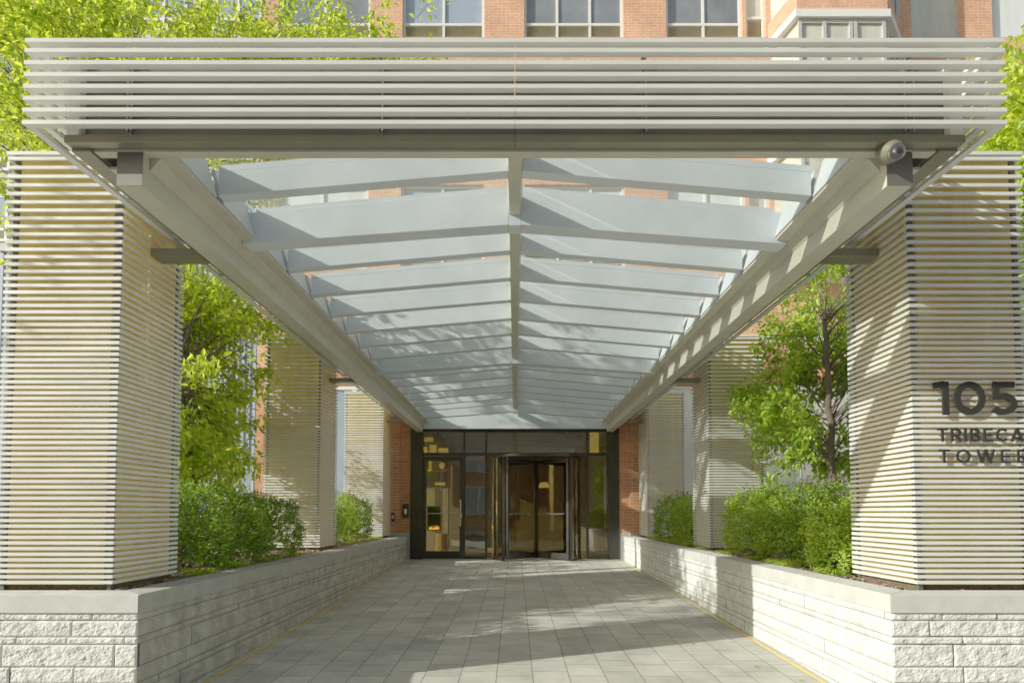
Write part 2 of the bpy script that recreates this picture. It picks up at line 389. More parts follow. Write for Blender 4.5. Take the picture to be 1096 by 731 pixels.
for sx, nm, desc in ((-1, 'left', 'mostly shaded grey stone planter wall along the left side of the driveway'), (1, 'right', 'sunlit pale grey stone planter wall along the right side of the driveway')):
    t = empty('planter_wall', (sx * WX, YF, -.29), desc, 'planter wall', 'stone planter walls flanking the driveway')
    mb = MB()
    if sx < 0:
        stone_face(mb, 4.2, lambda s, z, o: (-WX - 4.2 + s, YF - o, z), .0085, .0105, 11, TOP - .118, None)
        MBs = MB(); stone_face(MBs, YE - YF, lambda s, z, o: (-WX + o, YF + s, z), .008, .022, 21, TOP - .118, None)
    else:
        stone_face(mb, 4.2, lambda s, z, o: (WX + s, YF - o, z), .0085, .0105, 31, TOP - .118, None, 0)
        MBs = MB(); stone_face(MBs, YE - YF, lambda s, z, o: (WX - o, YE - s, z), .008, .022, 41, TOP - .118, None)
    mb.build('front_stones', M['stone'], t, smooth=False)
    MBs.build('side_stones', M['stone_shaded'] if sx < 0 else M['stone'], t)
    mb = MB()
    mb.box(sx * (WX + .012), sx * (WX + .2), YF + .012, YE, -.5, TOP - .12)
    mb.box(sx * (WX + .2), sx * (WX + 4.2), YF + .012, YF + .2, -.5, TOP - .12)
    mb.build('wall_core', M['darkgap'], t)
    # coping slabs
    y = YF - .012; first = True; rnd = random.Random(5 + sx)
    cw = .235
    mb = MB(); x0 = WX - .01
    # mitred corner slab
    def slab(prof, mt=None):
        MB().prism_z(prof, TOP - .118, TOP).build('coping_slab', mt or M['coping'], t, bevel=.004)
    ln = 1.35
    slab([(sx * x0, YF - .012), (sx * x0, YF + ln), (sx * (x0 + cw), YF + ln), (sx * (x0 + cw), YF - .012 + cw)], M['coping_shaded'] if sx < 0 else None)
    slab([(sx * (x0 + .002), YF - .014), (sx * (x0 + cw + .002), YF - .014 + cw), (sx * (x0 + 2.1), YF - .014 + cw), (sx * (x0 + 2.1), YF - .014)])
    slab([(sx * (x0 + 2.104), YF - .013), (sx * (x0 + 2.104), YF - .014 + cw), (sx * (x0 + 4.2), YF - .014 + cw), (sx * (x0 + 4.2), YF - .013)])
    y = YF + ln + .006
    while y < YE - .3:
        l2 = min(rnd.uniform(1.0, 1.35), YE - y)
        slab([(sx * x0, y), (sx * x0, y + l2), (sx * (x0 + cw), y + l2), (sx * (x0 + cw), y)], M['coping_shaded'] if sx < 0 else None)
        y += l2 + .006
    # soil
    mb = MB(); nx, ny = 22, 60
    xa, xb, ya, yb = WX + .2, WX + 4.2, YF + .2, YE + .1; base = 0
    for j in range(ny + 1):
        for i in range(nx + 1):
            x = xa + (xb - xa) * (i / nx) ** 1.6; yy = ya + (yb - ya) * j / ny
            z = TOP - .035 + .03 * noise.noise(Vector((x * 3, yy * 3, sx))) + .02 * noise.noise(Vector((x * 11, yy * 11, sx)))
            mb.v.append((sx * x, yy, z))
    for j in range(ny):
        for i in range(nx):
            k = j * (nx + 1) + i; f = (k, k + 1, k + nx + 2, k + nx + 1); mb.f.append(f if sx > 0 else f[::-1])
    tag(mb.build('soil', M['soil'], smooth=True), kind='structure')
    mb = MB(); rnd = random.Random(77 + sx)
    for i in range(2600):
        x = WX + .22 + abs(rnd.gauss(0, .45)); yy = rnd.uniform(YF + .22, YE); z = TOP - .012 + rnd.uniform(-.01, .012)
        a = rnd.uniform(0, 6.28); l = rnd.uniform(.008, .028); ww = l * rnd.uniform(.25, .6)
        dx, dy = math.cos(a), math.sin(a); tz = rnd.uniform(-.01, .01)
        P = [(-l, -ww, tz), (l, -ww, -tz), (l, ww, tz), (-l, ww, -tz)]
        mb.add([(sx * (x + p[0] * dx - p[1] * dy), yy + p[0] * dy + p[1] * dx, z + p[2]) for p in P], [(0, 1, 2, 3)])
    tag(mb.build('mulch', M['chip']), 'loose wood chip mulch scattered over the soil of the %s planter' % nm, 'mulch', kind='stuff')

# ------------------------------------------------------------------ louvred columns
CH = 3.085
def make_column():
    t = empty('louvred_column', (0, 0, 0))
    hw = .415; d = .018; mb = MB(); z = .038
    zs = []
    while z < CH - .03:
        zs.append(z)
        hh = z - .53                                  # relative height above camera
        p = .0388 + max(0, (hh - 1.0)) * .0185
        z += p
    for z in zs:
        a, b = z, z + .0215
        mb.box(-hw, hw, -hw, -hw + d, a, b); mb.box(-hw, hw, hw - d, hw, a, b)
        mb.box(-hw, -hw + d, -hw + d, hw - d, a, b); mb.box(hw - d, hw, -hw + d, hw - d, a, b)
    mb.build('slats', M['column_slat'], t)
    ci = .338; mb = MB(); f_ = .386
    z0, z1 = .03, CH - .03
    for (ax, ay, bx, by) in ((-ci, -f_, ci, -f_), (f_, -ci, f_, ci), (ci, f_, -ci, f_), (-f_, ci, -f_, -ci)):
        mb.add([(ax, ay, z0), (bx, by, z0), (bx, by, z1), (ax, ay, z1)], [(0, 1, 2, 3)])
    mb.build('infill_panel', M['infill'], t)
    for sx in (-1, 1):
        for sy in (-1, 1):
            c = hw - .044
            MB().box(sx * c - .014, sx * c + .014, sy * c - .014, sy * c + .014, -.02, CH).build('corner_post', M['post'], t)
    MB().box(-.07, .07, -.07, .07, 0, CH - .05).build('core_post', M['beam'], t)
    MB().box(-.37, .37, -.37, .37, -.06, .028).build('base', M['soil'], t)
    mb = MB(); mb.box(-hw - .006, hw + .006, -hw - .006, hw + .006, CH - .012, CH + .012)
    mb.build('cap', M['slat'], t)
    return t
col0 = make_column()
CX = 2.78 + .415
CLAB = {(-1, 0): 'near left louvred column, its front slats in bright white sun beside the pavement corner',
        (-1, 1): 'middle louvred column on the left planter, shaded and greenish yellow',
        (-1, 2): 'far left louvred column standing against the brick pier by the door',
        (1, 0): 'near right louvred column that carries the large address numerals',
        (1, 1): 'middle louvred column on the right planter with mustard yellow infill',
        (1, 2): 'far right louvred column standing against the brick pier by the door'}
CY = [4.35 + .415, 8.96 + .4, 13.17 + .415]
first = True
for sx in (-1, 1):
    for k in range(3):
        o = col0 if first else copy_tree(col0); first = False
        o.location = (sx * CX, CY[k], TOP)
        tag(o, CLAB[(sx, k)], 'column', 'louvred metal columns flanking the driveway')

# ------------------------------------------------------------------ canopy
can = empty('entrance_canopy', (0, 3.3, H(2.0)), 'long grey steel and glass entrance canopy with louvred edge over the driveway', 'canopy')
Y0, Y1 = 3.30, 14.20
RK = [4.04 + .62 * k for k in range(16)]
PRIM = (1, 8, 15)
def rafter(sx, y, wdt, he, hc, xe, topend, slope=.088):
    prof = [(sx * .046, H(hc)), (sx * xe, H(he)), (sx * xe, H(topend)), (sx * .046, H(topend + slope * (xe - .046)))]
    return MB().prism_y(prof, y - wdt / 2, y + wdt / 2)
for k, y in enumerate(RK):
    for sx in (-1, 1):
        if k in PRIM:
            rafter(sx, y, .15, 2.0, 2.147, 2.03, 2.235).build('primary_rafter', M['paint'], can, bevel=.004)
            rafter(sx, y, .135, 2.24, 2.40, 1.94, 2.275).build('glazing_bar', M['paint'], can)
        else:
            rafter(sx, y, .095, 2.062, 2.226, 1.935, 2.22).build('rafter', M['paint'], can, bevel=.003)
            rafter(sx, y, .082, 2.225, 2.39, 1.935, 2.265).build('glazing_bar', M['paint'], can)
# ridge beam between rafters
mb = MB(); edges = [3.46] + RK + [14.08]
for i in range(len(edges) - 1):
    a, b = edges[i] + .045, edges[i + 1] - .045
    mb.prism_y([(-.042, H(2.222)), (.042, H(2.222)), (.058, H(2.36)), (-.058, H(2.36))], a, b)
mb.build('ridge_beam', M['beam'], can, bevel=.003)
for k in PRIM: MB().box(-.0455, .0455, RK[k] - .076, RK[k] + .076, H(2.143), H(2.36)).build('ridge_node', M['paint'], can)
for k, y in enumerate(RK):
    if k not in PRIM: MB().box(-.0455, .0455, y - .048, y + .048, H(2.2215), H(2.36)).build('ridge_block', M['beam'], can)
# roof glass
for sx in (-1, 1):
    e = [3.5] + RK + [14.1]
    for i in range(len(e) - 1):
        a, b = e[i] + .012, e[i + 1] - .012
        ze, zc_ = H(2.296), H(2.296 + .088 * 2.05)
        vs = [(sx * .02, a, zc_), (sx * 2.07, a, ze), (sx * 2.07, b, ze), (sx * .02, b, zc_)]
        MB().add(vs, [(0, 1, 2, 3) if sx < 0 else (3, 2, 1, 0)]).build('glass_panel', M['roof_glass'], can)
    # side box beam with inner ledge
    x1, x2 = 2.095, 2.24
    MB().prism_y([(sx * x1, H(1.835)), (sx * x2, H(1.835)), (sx * x2, H(2.285)), (sx * x1, H(2.285))], 3.445, 14.2).build('side_beam', M['beam'], can, bevel=.004)
    MB().box(sx * x1, sx * x2, 3.44, 3.4445, H(1.835), H(2.027)).build('beam_end_shade', M['post'], can)  # dark plate added; shade on the beam's front end put into its colour
    MB().prism_y([(sx * 2.093, H(1.955)), (sx * 2.035, H(2.025)), (sx * 1.95, H(2.03)), (sx * 1.95, H(2.05)), (sx * 2.093, H(2.05))], 3.506, 14.15).build('gutter_ledge', M['beam'], can, bevel=.002)
    mb = MB()
    for i in range(len(edges) - 1):
        a, b = edges[i] + .05, edges[i + 1] - .05
        mb.prism_y([(sx * 1.940, H(2.052)), (sx * 1.965, H(2.052)), (sx * 2.035, H(2.290)), (sx * 2.010, H(2.290))], a, b)
    mb.build('infill_board', M['paint'], can)
    # soffit, perimeter channel and dark strip with the gap's shade in its colour
    MB().box(sx * 2.2405, sx * 2.36, 3.56, 14.2, H(1.995), H(2.01)).build('soffit_strip', M['beam'], can)
    MB().box(sx * 2.36, sx * 2.375, 3.50, 14.2, H(2.03), H(2.2)).build('shadow_gap', M['darkgap'], can)
    MB().prism_y([(sx * 2.376, H(2.015)), (sx * 2.48, H(2.015)), (sx * 2.48, H(2.075)), (sx * 2.376, H(2.075))], 3.4125, 14.2).build('perimeter_channel', M['channel'], can, bevel=.003)
    MB().box(sx * 2.41, sx * 2.428, 3.425, 14.2, H(2.075), H(2.49)).build('side_fascia_panel', M['fascia'], can)
    MB().box(sx * 2.405, sx * 2.475, 3.362, 3.43, H(2.0755), H(2.515)).build('corner_post', M['slat'], can, bevel=.003)
    for k in range(3):
        y = CY[k]
        MB().box(sx * 2.40, sx * 2.778, y - .08, y + .08, H(1.95), H(2.012)).build('column_bracket', M['channel'], can, bevel=.004)
# front header
MB().box(-2.375, 2.375, 3.44, 3.505, H(2.028), H(2.30)).build('header_beam', M['beam'], can, bevel=.003)
MB().box(-2.375, 2.375, 3.4235, 3.439, H(2.045), H(2.07)).build('header_gap_shade', M['darkgap'], can)  # solid near-black bar; shade of the open gap put into its colour
MB().box(-2.48, -.0015, 3.352, 3.412, H(2.032), H(2.075)).build('front_channel', M['channel'], can, bevel=.003)
MB().box(.0015, 2.48, 3.352, 3.412, H(2.032), H(2.075)).build('front_channel', M['channel'], can, bevel=.003)
for xa, xb in ((-2.404, -.002), (.002, 2.404)):
    MB().box(xa, xb, 3.412, 3.43, H(2.0755), H(2.505)).build('front_fascia_panel', M['fascia'], can)
SL = [2.100, 2.168, 2.234, 2.300, 2.366, 2.432, 2.500, 2.556]
mbf = MB(); xo = 2.655
for h in SL:
    z0, z1 = H(h) - .011, H(h) + .011; dp = .042
    # mitred ring open to the building
    for sx in (-1, 1):
        mbf.prism_z([(sx * .0012, 3.28), (sx * xo, 3.28), (sx * (xo - dp), 3.28 + dp), (sx * .0012, 3.28 + dp)], z0, z1)
        mbf.prism_z([(sx * xo, 3.2808), (sx * xo, 14.15), (sx * (xo - dp), 14.15), (sx * (xo - dp), 3.2808 + dp)], z0, z1)
mbf.build('louvre_slats', M['slat'], can)
for x in (-2.14, -.74, .71, 2.18):
    mb = MB()
    mb.box(x - .004, x + .004, 3.394, 3.411, H(2.085), H(2.5))
    for h in SL[:-1]:
        mb.box(x - .010, x + .010, 3.3225, 3.394, H(h) + .0115, H(h) + .018)
        mb.tube([(x + .012, 3.345, H(h) - .012), (x + .012, 3.345, H(h) + .03)], .005, 6)
        mb.tube([(x - .02, 3.36, H(h) + .022), (x + .03, 3.36, H(h) + .022)], .004, 6)
    mb.build('slat_clip', M['steel'], can)
for sx in (-1, 1):
    y = 4.1
    while y < 14:
        mb = MB()
        for h in SL: mb.box(sx * 2.43, sx * (xo - .0425), y - .01, y + .01, H(h) - .008, H(h) + .008)
        mb.build('slat_clip', M['steel'], can); y += 1.35
# end panel over the entrance glazing
MB().box(-2.09, 2.09, 14.08, 14.13, H(1.895), H(2.47)).build('end_panel', M['paint'], can, bevel=.003)

# ------------------------------------------------------------------ security camera
t = empty('security_camera', (2.14, 3.34, H(2.0)), 'round dome security camera under the right end of the canopy edge', 'camera')
CZ = H(1.955)
mb = MB(); mb.tube([(2.085, 3.43, CZ + .055), (2.08, 3.36, CZ + .03), (2.08, 3.33, CZ + .008)], [.058, .06, .047], 28); mb.build('mount', M['channel'], t, smooth=False)
mb = MB(); mb.sphere((2.08, 3.322, CZ), .042, 28, 16); mb.build('dome', M['dome_glass'], t, smooth=True)
mb = MB(); mb.sphere((2.08, 3.322, CZ - .004), .030, 18, 12); mb.build('lens', M['darkmetal'], t, smooth=True)
mb = MB(); mb.tube([(2.08, 3.330, CZ + .007), (2.08, 3.316, CZ + .001)], [.045, .0435], 28); mb.build('bezel', M['steel'], t)

# ------------------------------------------------------------------ address sign (stroked glyphs)
def arc(cx, cy, rx, ry, a0, a1, n=22):
    return [(cx + rx * math.cos(R(a0 + (a1 - a0) * i / n)), cy + ry * math.sin(R(a0 + (a1 - a0) * i / n))) for i in range(n + 1)]
def ribbon(mb, pts, w_, X0, Z0, sc, y0, y1, closed=False):
    P = [Vector((p[0], p[1])) for p in pts]; n = len(P); Lf = []; Rt = []
    for i in range(n):
        if closed: a, b = P[(i - 1) % n], P[(i + 1) % n]
        else: a, b = P[max(i - 1, 0)], P[min(i + 1, n - 1)]
        p = P[i]
        if 0 < i < n - 1 or closed:
            d1 = (p - a).normalized(); d2 = (b - p).normalized(); nn = Vector((-(d1 + d2).y, (d1 + d2).x))
            if nn.length < 1e-6: nn = Vector((-d1.y, d1.x))
            nn.normalize(); k = 1 / max(.5, nn.dot(Vector((-d1.y, d1.x))))
        else:
            d = (b - a).normalized(); nn = Vector((-d.y, d.x)); k = 1
        Lf.append(p + nn * w_ / 2 * k); Rt.append(p - nn * w_ / 2 * k)
    base = len(mb.v)
    for i in range(n):
        for q, y in ((Lf[i], y0), (Rt[i], y0), (Rt[i], y1), (Lf[i], y1)):
            mb.v.append((X0 + q.x * sc, y, Z0 + q.y * sc))
    m = n if closed else n - 1
    for i in range(m):
        a = base + i * 4; b = base + ((i + 1) % n) * 4
        for k in range(4): mb.f.append((a + k, a + (k + 1) % 4, b + (k + 1) % 4, b + k))
    if not closed:
        mb.f.append((base, base + 3, base + 2, base + 1)); e = base + (n - 1) * 4; mb.f.append((e, e + 1, e + 2, e + 3))
S = .19
def glyph(ch, s_):
    e = s_ / 2
    G = {
        '1': ([[(.0, .90 - e * .3), (.33, 1 - e * .75)], [(.36, 0), (.36, 1)]], [], .47),
        '0': ([], [arc(.47, .5, .47 - e, .5 - e, 0, 360, 40)[:-1]], .94),
        '5': ([[(.74, 1 - e), (.14, 1 - e)], [(.20, 1), (.16, .46)], [(.10, .55), (.40, .56)] , arc(.38, .33, .42 - e, .33 - e, 92, -145, 28)], [], .80),
        'T': ([[(0, 1 - e), (.78, 1 - e)], [(.39, 0), (.39, 1)]], [], .78),
        'R': ([[(e, 0), (e, 1)], [(e, 1 - e), (.42, 1 - e)] + arc(.42, .68, .32 - e, .32 - e, 90, -90, 14) + [(e, .36 + e)], [(.44, .38), (.72, 0)]], [], .76),
        'I': ([[(e, 0), (e, 1)]], [], .18),
        'B': ([[(e, 0), (e, 1)], [(e, 1 - e), (.42, 1 - e)] + arc(.42, .75, .25 - e, .25 - e, 90, -90, 12) + [(e, .5)], [(.42, .5)] + arc(.45, .26, .28 - e, .26 - e + .0, 90, -90, 12) + [(e, e)]], [], .74),
        'E': ([[(e, 0), (e, 1)], [(e, 1 - e), (.66, 1 - e)], [(e, .5), (.58, .5)], [(e, e), (.66, e)]], [], .68),
        'C': ([arc(.5, .5, .5 - e, .5 - e, 48, 312, 30)], [], .88),
        'A': ([[(.03, 0), (.44, 1)], [(.85, 0), (.44, 1)], [(.18, .27), (.70, .27)]], [], .88),
        'O': ([], [arc(.5, .5, .5 - e, .5 - e, 0, 360, 36)[:-1]], 1.0),
        'W': ([[(.03, 1), (.33, 0)], [(.33, 0), (.62, 1)], [(.62, 1), (.91, 0)], [(.91, 0), (1.2, 1)]], [], 1.23),
        'H': ([[(e, 0), (e, 1)], [(.72, 0), (.72, 1)], [(e, .5), (.72, .5)]], [], .8),
        'F': ([[(e, 0), (e, 1)], [(e, 1 - e), (.62, 1 - e)], [(e, .5), (.55, .5)]], [], .66),
    }
    return G[ch]
def letters(parent, text, x, z, size, stroke, gap, yf, thick, mat, name='letter', widths=None):
    for ch in text:
        op, cl, wd = glyph(ch, stroke); mb = MB(); j = 0
        for s in op: ribbon(mb, s, stroke, x, z, size, yf - j * .0006, yf + thick); j += 1
        for s in cl: ribbon(mb, s, stroke, x, z, size, yf, yf + thick, closed=True)
        mb.build(name, mat, parent)
        x += (wd + gap) * size
YS = CY[0] - .415
sg = empty('address_sign', (2.9, YS - .03, H(.2)), 'dark metal address lettering reading 105 TRIBECA TOWER mounted on the near right column', 'sign')
letters(sg, '105', 2.912, 1.738, .232, .19, .14, YS - .035, .016, M['letter'], 'numeral')
letters(sg, 'TRIBECA', 2.933, 1.552, .092, .16, .26, YS - .030, .012, M['letter'])
letters(sg, 'TOWER', 2.938, 1.402, .096, .145, .50, YS - .030, .012, M['letter'])
mb = MB()
for i in range(8):
    for zz in (1.60, 1.44): mb.tube([(2.96 + i * .085, YS - .02, zz), (2.96 + i * .085, YS + .004, zz)], .004, 6)
for x in (2.985, 3.09, 3.19, 3.34, 3.40):
    mb.tube([(x - .02, YS - .02, 1.85), (x - .02, YS + .004, 1.85)], .006, 6)
mb.build('fixing_pins', M['post'], sg)

# ------------------------------------------------------------------ tower facade
tw = empty('brick_tower', (2.9, 14.5, 0), 'tall red brick tower with white framed windows behind the canopy', 'building')
FY = 14.30
Z = lambda h: H(h)
XS_WIN = [(-5.6, -3.42, 2), (-2.66, -.72, 2), (.22, 2.57, 3), (3.58, 5.38, 2), (9.37, 10.55, 1), (11.3, 12.4, 1)]
SILL = [5.65, 8.43, 11.21, 13.99]
XL, XR = -5.95, 15.0
mb = MB()
def wallbox(x0, x1, z0, z1, y0=FY, y1=FY + .35): mb.box(x0, x1, y0, y1, z0, z1)
HZ = Z(17)
# brick piers between the window columns (full height above the entrance storey)
cols = sorted([(a, b) for a, b, n in XS_WIN] + [(5.465, 5.935)])
ZB = Z(3.35)
px_ = XL
gaps = []
for a, b in cols:
    gaps.append((px_, a)); px_ = b
gaps.append((px_, XR))
for a, b in gaps: wallbox(a, b, ZB, HZ)
for a, b in cols:
    z = ZB
    for s in SILL:
        wallbox(a, b, z, Z(s)); z = Z(s + 2.0)
    wallbox(a, b, z, HZ)
mb.build('upper_wall', M['brick_glare'], tw)
def window(parent, x0, x1, z0, z1, y, n, vent=.34, frame=M['white_frame'], glass=M['window_glass'], fw=.055):
    f = MB(); yy = y - .02; y2 = y + .06
    f.box(x0, x0 + fw, yy, y2, z0, z1); f.box(x1 - fw, x1, yy, y2, z0, z1)
    f.box(x0 + fw, x1 - fw, yy, y2, z0, z0 + fw); f.box(x0 + fw, x1 - fw, yy, y2, z1 - fw, z1)
    if vent: f.box(x0 + fw, x1 - fw, yy, y2, z0 + vent, z0 + vent + fw)
    for i in range(1, n):
        xc = x0 + (x1 - x0) * i / n; f.box(xc - fw / 2, xc + fw / 2, yy + .004, y2, z0 + fw, z1 - fw)
    wo_ = f.build('window', frame, parent)
    g = MB(); zz = z0 + (vent + fw if vent else fw)
    g.box(x0 + fw, x1 - fw, y + .02, y + .03, zz, z1 - fw); g.build('pane', glass, wo_)
    if vent:
        v = MB(); z = z0 + fw + .01
        while z < z0 + vent - .02:
            v.add([(x0 + fw, y + .005, z), (x1 - fw, y + .005, z), (x1 - fw, y + .04, z + .03), (x0 + fw, y + .04, z + .03)], [(0, 1, 2, 3)]); z += .042
        v.box(x0 + fw, x1 - fw, y + .045, y + .055, z0 + fw, z0 + vent)
        v.build('vent_grille', M['vent'], wo_)
    return wo_
for (a, b, n) in XS_WIN:
    for k, s in enumerate(SILL):
        window(tw, a + .005, b - .005, Z(s) + .002, Z(s + 2.0) - .002, FY + .09, n, vent=.34 if b < 8 else 0,
               frame=M['white_frame'] if b < 8 else M['grey_frame'], glass=M['curtain_glass'] if (a > 9 and a < 10) else M[('window_glass', 'pale_glass', 'window_glass', 'dark_glass')[(k * 3 + int(a * 7)) % 4]])
for k, s in enumerate(SILL):
    window(tw, 5.47, 5.93, Z(s) + .002, Z(s + 2.0) - .002, FY + .09, 1, vent=.5, glass=M['curtain_glass'])
    # projecting bay with white band
    zs = Z(s) + .0
    pr = [(5.98, FY - .002), (6.21, FY - 1.0), (8.21, FY - 1.0), (9.1, FY - .002)]
    b_ = MB(); b_.prism_z([(5.9, FY - .003), (6.15, FY - 1.06), (8.25, FY - 1.06), (9.2, FY - .003)], zs - .36, zs - .18).build('bay_band', M['white_frame'], tw, bevel=.01)
    b_ = MB(); b_.prism_z(pr, zs - .179, zs + .30).build('bay_wall', M['brick_glare'], tw)
    b_ = MB(); b_.prism_z([(6.06, FY - .004), (6.27, FY - .95), (8.16, FY - .95), (9.02, FY - .004)], zs + .3005, zs + 2.418).build('bay_core', M['curtain_glass'], tw)
    f = MB()
    for x in (6.28, 6.82, 7.40, 7.50, 8.13): f.box(x - .035, x + .035, FY - 1.0, FY - .951, zs + .31, zs + 2.41)
    f.box(6.26, 8.16, FY - .99, FY - .9515, zs + .312, zs + .38); f.box(6.26, 8.16, FY - .992, FY - .9515, zs + 2.33, zs + 2.408)
    for (u0, u1) in ((0, .06), (.5, .55), (.93, .99)):
        f.prism_z([(8.17 + .85 * u0 + .02, FY - .95 + .94 * u0), (8.17 + .85 * u0 + .08, FY - .95 + .94 * u0), (8.17 + .85 * u1 + .08, FY - .95 + .94 * u1), (8.17 + .85 * u1 + .02, FY - .95 + .94 * u1)], zs + .305, zs + 2.412)
    f.build('bay_window_frame', M['grey_frame'], tw)
MB().box(2.9, 12, FY - .03, FY - .002, 4.95, 5.15).build('string_course', M['white_frame'], tw)
# entrance-storey walls
mb = MB()
mb.box(2.87, 3.55, FY, FY + .35, .62, ZB - .003); mb.box(3.55, 5.2, FY, FY + .35, 4.0, ZB - .003); 
mb.box(5.6, 8.1, FY, FY + .35, 4.0, ZB - .003)
mb.box(8.1, XR, FY, FY + .35, -.3, ZB - .003)
mb.box(XL, -5.0, FY, FY + .35, -.05, ZB - .003); mb.box(-3.05, -2.87, FY, FY + .35, -.05, ZB - .003); mb.box(-5.0, -3.05, FY, FY + .35, 4.0, ZB - .003)
mb.box(-2.87, 2.87, FY + .02, FY + .35, H(1.93), ZB - .003)
mb.build('ground_floor_wall', M['brick'], tw)
zt = 3.98
window(tw, 3.56, 5.19, .62, zt, FY + .09, 2, vent=0, glass=M['pale_glass'])
window(tw, -4.99, -3.06, .1, zt, FY + .05, 3, vent=0, glass=M['window_glass'], fw=.09)
window(tw, 5.63, 6.55, .1, zt, FY + .05, 2, vent=0, glass=M['pale_glass'], fw=.1)
window(tw, 6.6, 8.09, .1, 2.0, FY + .05, 2, vent=0, glass=M['curtain_glass'], fw=.09)
window(tw, 6.6, 8.09, 2.01, zt, FY + .05, 2, vent=0, glass=M['pale_glass'], fw=.09)
MB().box(5.2, 5.6, FY, FY + .35, -.05, ZB - .003).build('pale_pilaster', M['white_frame'], tw)
for sx in (-1, 1):
    m2 = MB(); m2.box(sx * 2.372, sx * 2.60, 14.20, 14.55, .60, H(2.3)); m2.box(sx * 2.6005, sx * 2.90, 14.12, 14.55, .60, H(2.3))
    m2.build('brick_pier', M['brick'], tw)
    m2 = MB(); m2.box(sx * 2.372, sx * 2.60, 14.19, 14.55, -.02, .598); m2.box(sx * 2.6005, sx * 2.91, 14.11, 14.55, -.02, .598)
    m2.build('granite_base', M['granite'], tw, bevel=.004)
# entrance glazing
zp = lambda y: .03 + (597 - y) * .0213
xp = lambda x: (x - 551) / 46.9
fr = MB(); FYa, FYb = 14.23, 14.33
ZT = zp(461)
zt0, zt1 = zp(488), zp(484.5)
fr.box(-2.37, xp(452.5), 14.18, FYb + .05, .012, ZT + .05); fr.box(xp(650.5), 2.37, 14.18, FYb + .05, .012, ZT + .05)
fr.box(xp(452.5), xp(650.5), FYa, FYb, ZT - .03, ZT + .06)
fr.box(xp(452.5), xp(650.5), FYa - .004, FYb, zt0, zt1)
for px, w_ in ((497, 2.2), (520.5, 2.6), (628.5, 2.6)):
    fr.box(xp(px - w_ / 2), xp(px + w_ / 2), FYa, FYb - .001, .012, zt0 - .001); fr.box(xp(px - w_ / 2), xp(px + w_ / 2), FYa, FYb - .001, zt1 + .001, ZT - .031)
fr.box(xp(498), xp(519.3), FYa + .004, FYb, .012, .09); fr.box(xp(630), xp(650), FYa + .004, FYb, .012, .09)
fr.build('storefront_frame', M['darkmetal'], tw)
def pane(name, x0, x1, z0, z1, y=14.28, parent=tw):
    return MB().box(x0, x1, y, y + .012, z0, z1).build(name, M['door_glass'], parent)
for a, b in ((452.6, 495.8), (498.2, 519.1), (521.9, 627.1), (629.9, 650.4)): pane('transom_pane', xp(a), xp(b), zt1 + .002, ZT - .032)
pane('side_pane', xp(498.2), xp(519.1), .092, zt0 - .002); pane('side_pane', xp(629.9), xp(650.4), .092, zt0 - .002)
# hinged glass door
x0, x1 = xp(453), xp(495.6); zt_ = zt0 - .012; sw = .075
d = MB(); d.box(x0, x0 + sw, 14.245, 14.30, .02, zt_); d.box(x1 - sw, x1, 14.245, 14.30, .02, zt_)
d.box(x0 + sw, x1 - sw, 14.246, 14.30, zt_ - .10, zt_); d.box(x0 + sw, x1 - sw, 14.246, 14.30, .02, .19)
door = d.build('door', M['darkmetal'], tw)
MB().box(x0 + sw, x1 - sw, 14.268, 14.28, .19, zt_ - .10).build('pane', M['door_glass'], door)
hb = MB(); hb.tube([(x0 + .1, 14.215, 1.04), (x1 - .1, 14.215, 1.04)], .012, 8); hb.tube([(x1 - .05, 14.20, .75), (x1 - .05, 14.20, 1.35)], .014, 8)
for z in (.8, 1.3): hb.tube([(x1 - .05, 14.20, z), (x1 - .05, 14.25, z)], .01, 6)
hb.build('handle', M['steel'], door)
MB().box(x1 - .065, x1 - .02, 14.238, 14.2445, .94, 1.05).build('lock', M['steel'], door)
# revolving door
RX, RY, RR = .495, 14.50, 1.03
rv = bpy.data.objects.new('revolving_door', None); COL.objects.link(rv); rv.parent = tw
rv.location = Vector((RX, RY, 0)) - Vector(tw.location)
def cyl_shell(a0, a1, r, z0, z1, th, n=16):
    mb = MB()
    pts = [(RX + rr * math.cos(R(a0 + (a1 - a0) * i / n)), RY + rr * math.sin(R(a0 + (a1 - a0) * i / n))) for rr, rng in ((r, range(n + 1)), (r - th, range(n, -1, -1))) for i in rng]
    for i in range(n):
        q = [pts[i], pts[i + 1], pts[2 * n - i], pts[2 * n + 1 - i]]
        mb.prism_z(q, z0, z1)
    return mb
ztd = zt0 - .06
for a0, a1 in ((-180, -136), (-44, 0), (0, 44), (136, 180)):
    cyl_shell(a0 + .01, a1 - .01, RR, .05, ztd, .012).build('curved_glass', M['door_glass'], rv, smooth=False)
for a in (-136, -44, 44, 136):
    x, y = RX + RR * math.cos(R(a)), RY + RR * math.sin(R(a))
    MB().box(x - .032, x + .032, y - .032, y + .032, .012, ztd).build('jamb', M['darkmetal'], rv)
cyl_shell(-180, 180, RR + .03, ztd + .001, ztd + .055, RR + .025, 48).build('drum_top', M['darkmetal'], rv)
cyl_shell(-180, -136, RR + .01, .013, .05, .04).build('kick_rail', M['darkmetal'], rv); cyl_shell(-44, 0, RR + .01, .013, .05, .04).build('kick_rail', M['darkmetal'], rv)
MB().tube([(RX, RY, .012), (RX, RY, ztd)], .022, 10).build('centre_post', M['darkmetal'], rv)
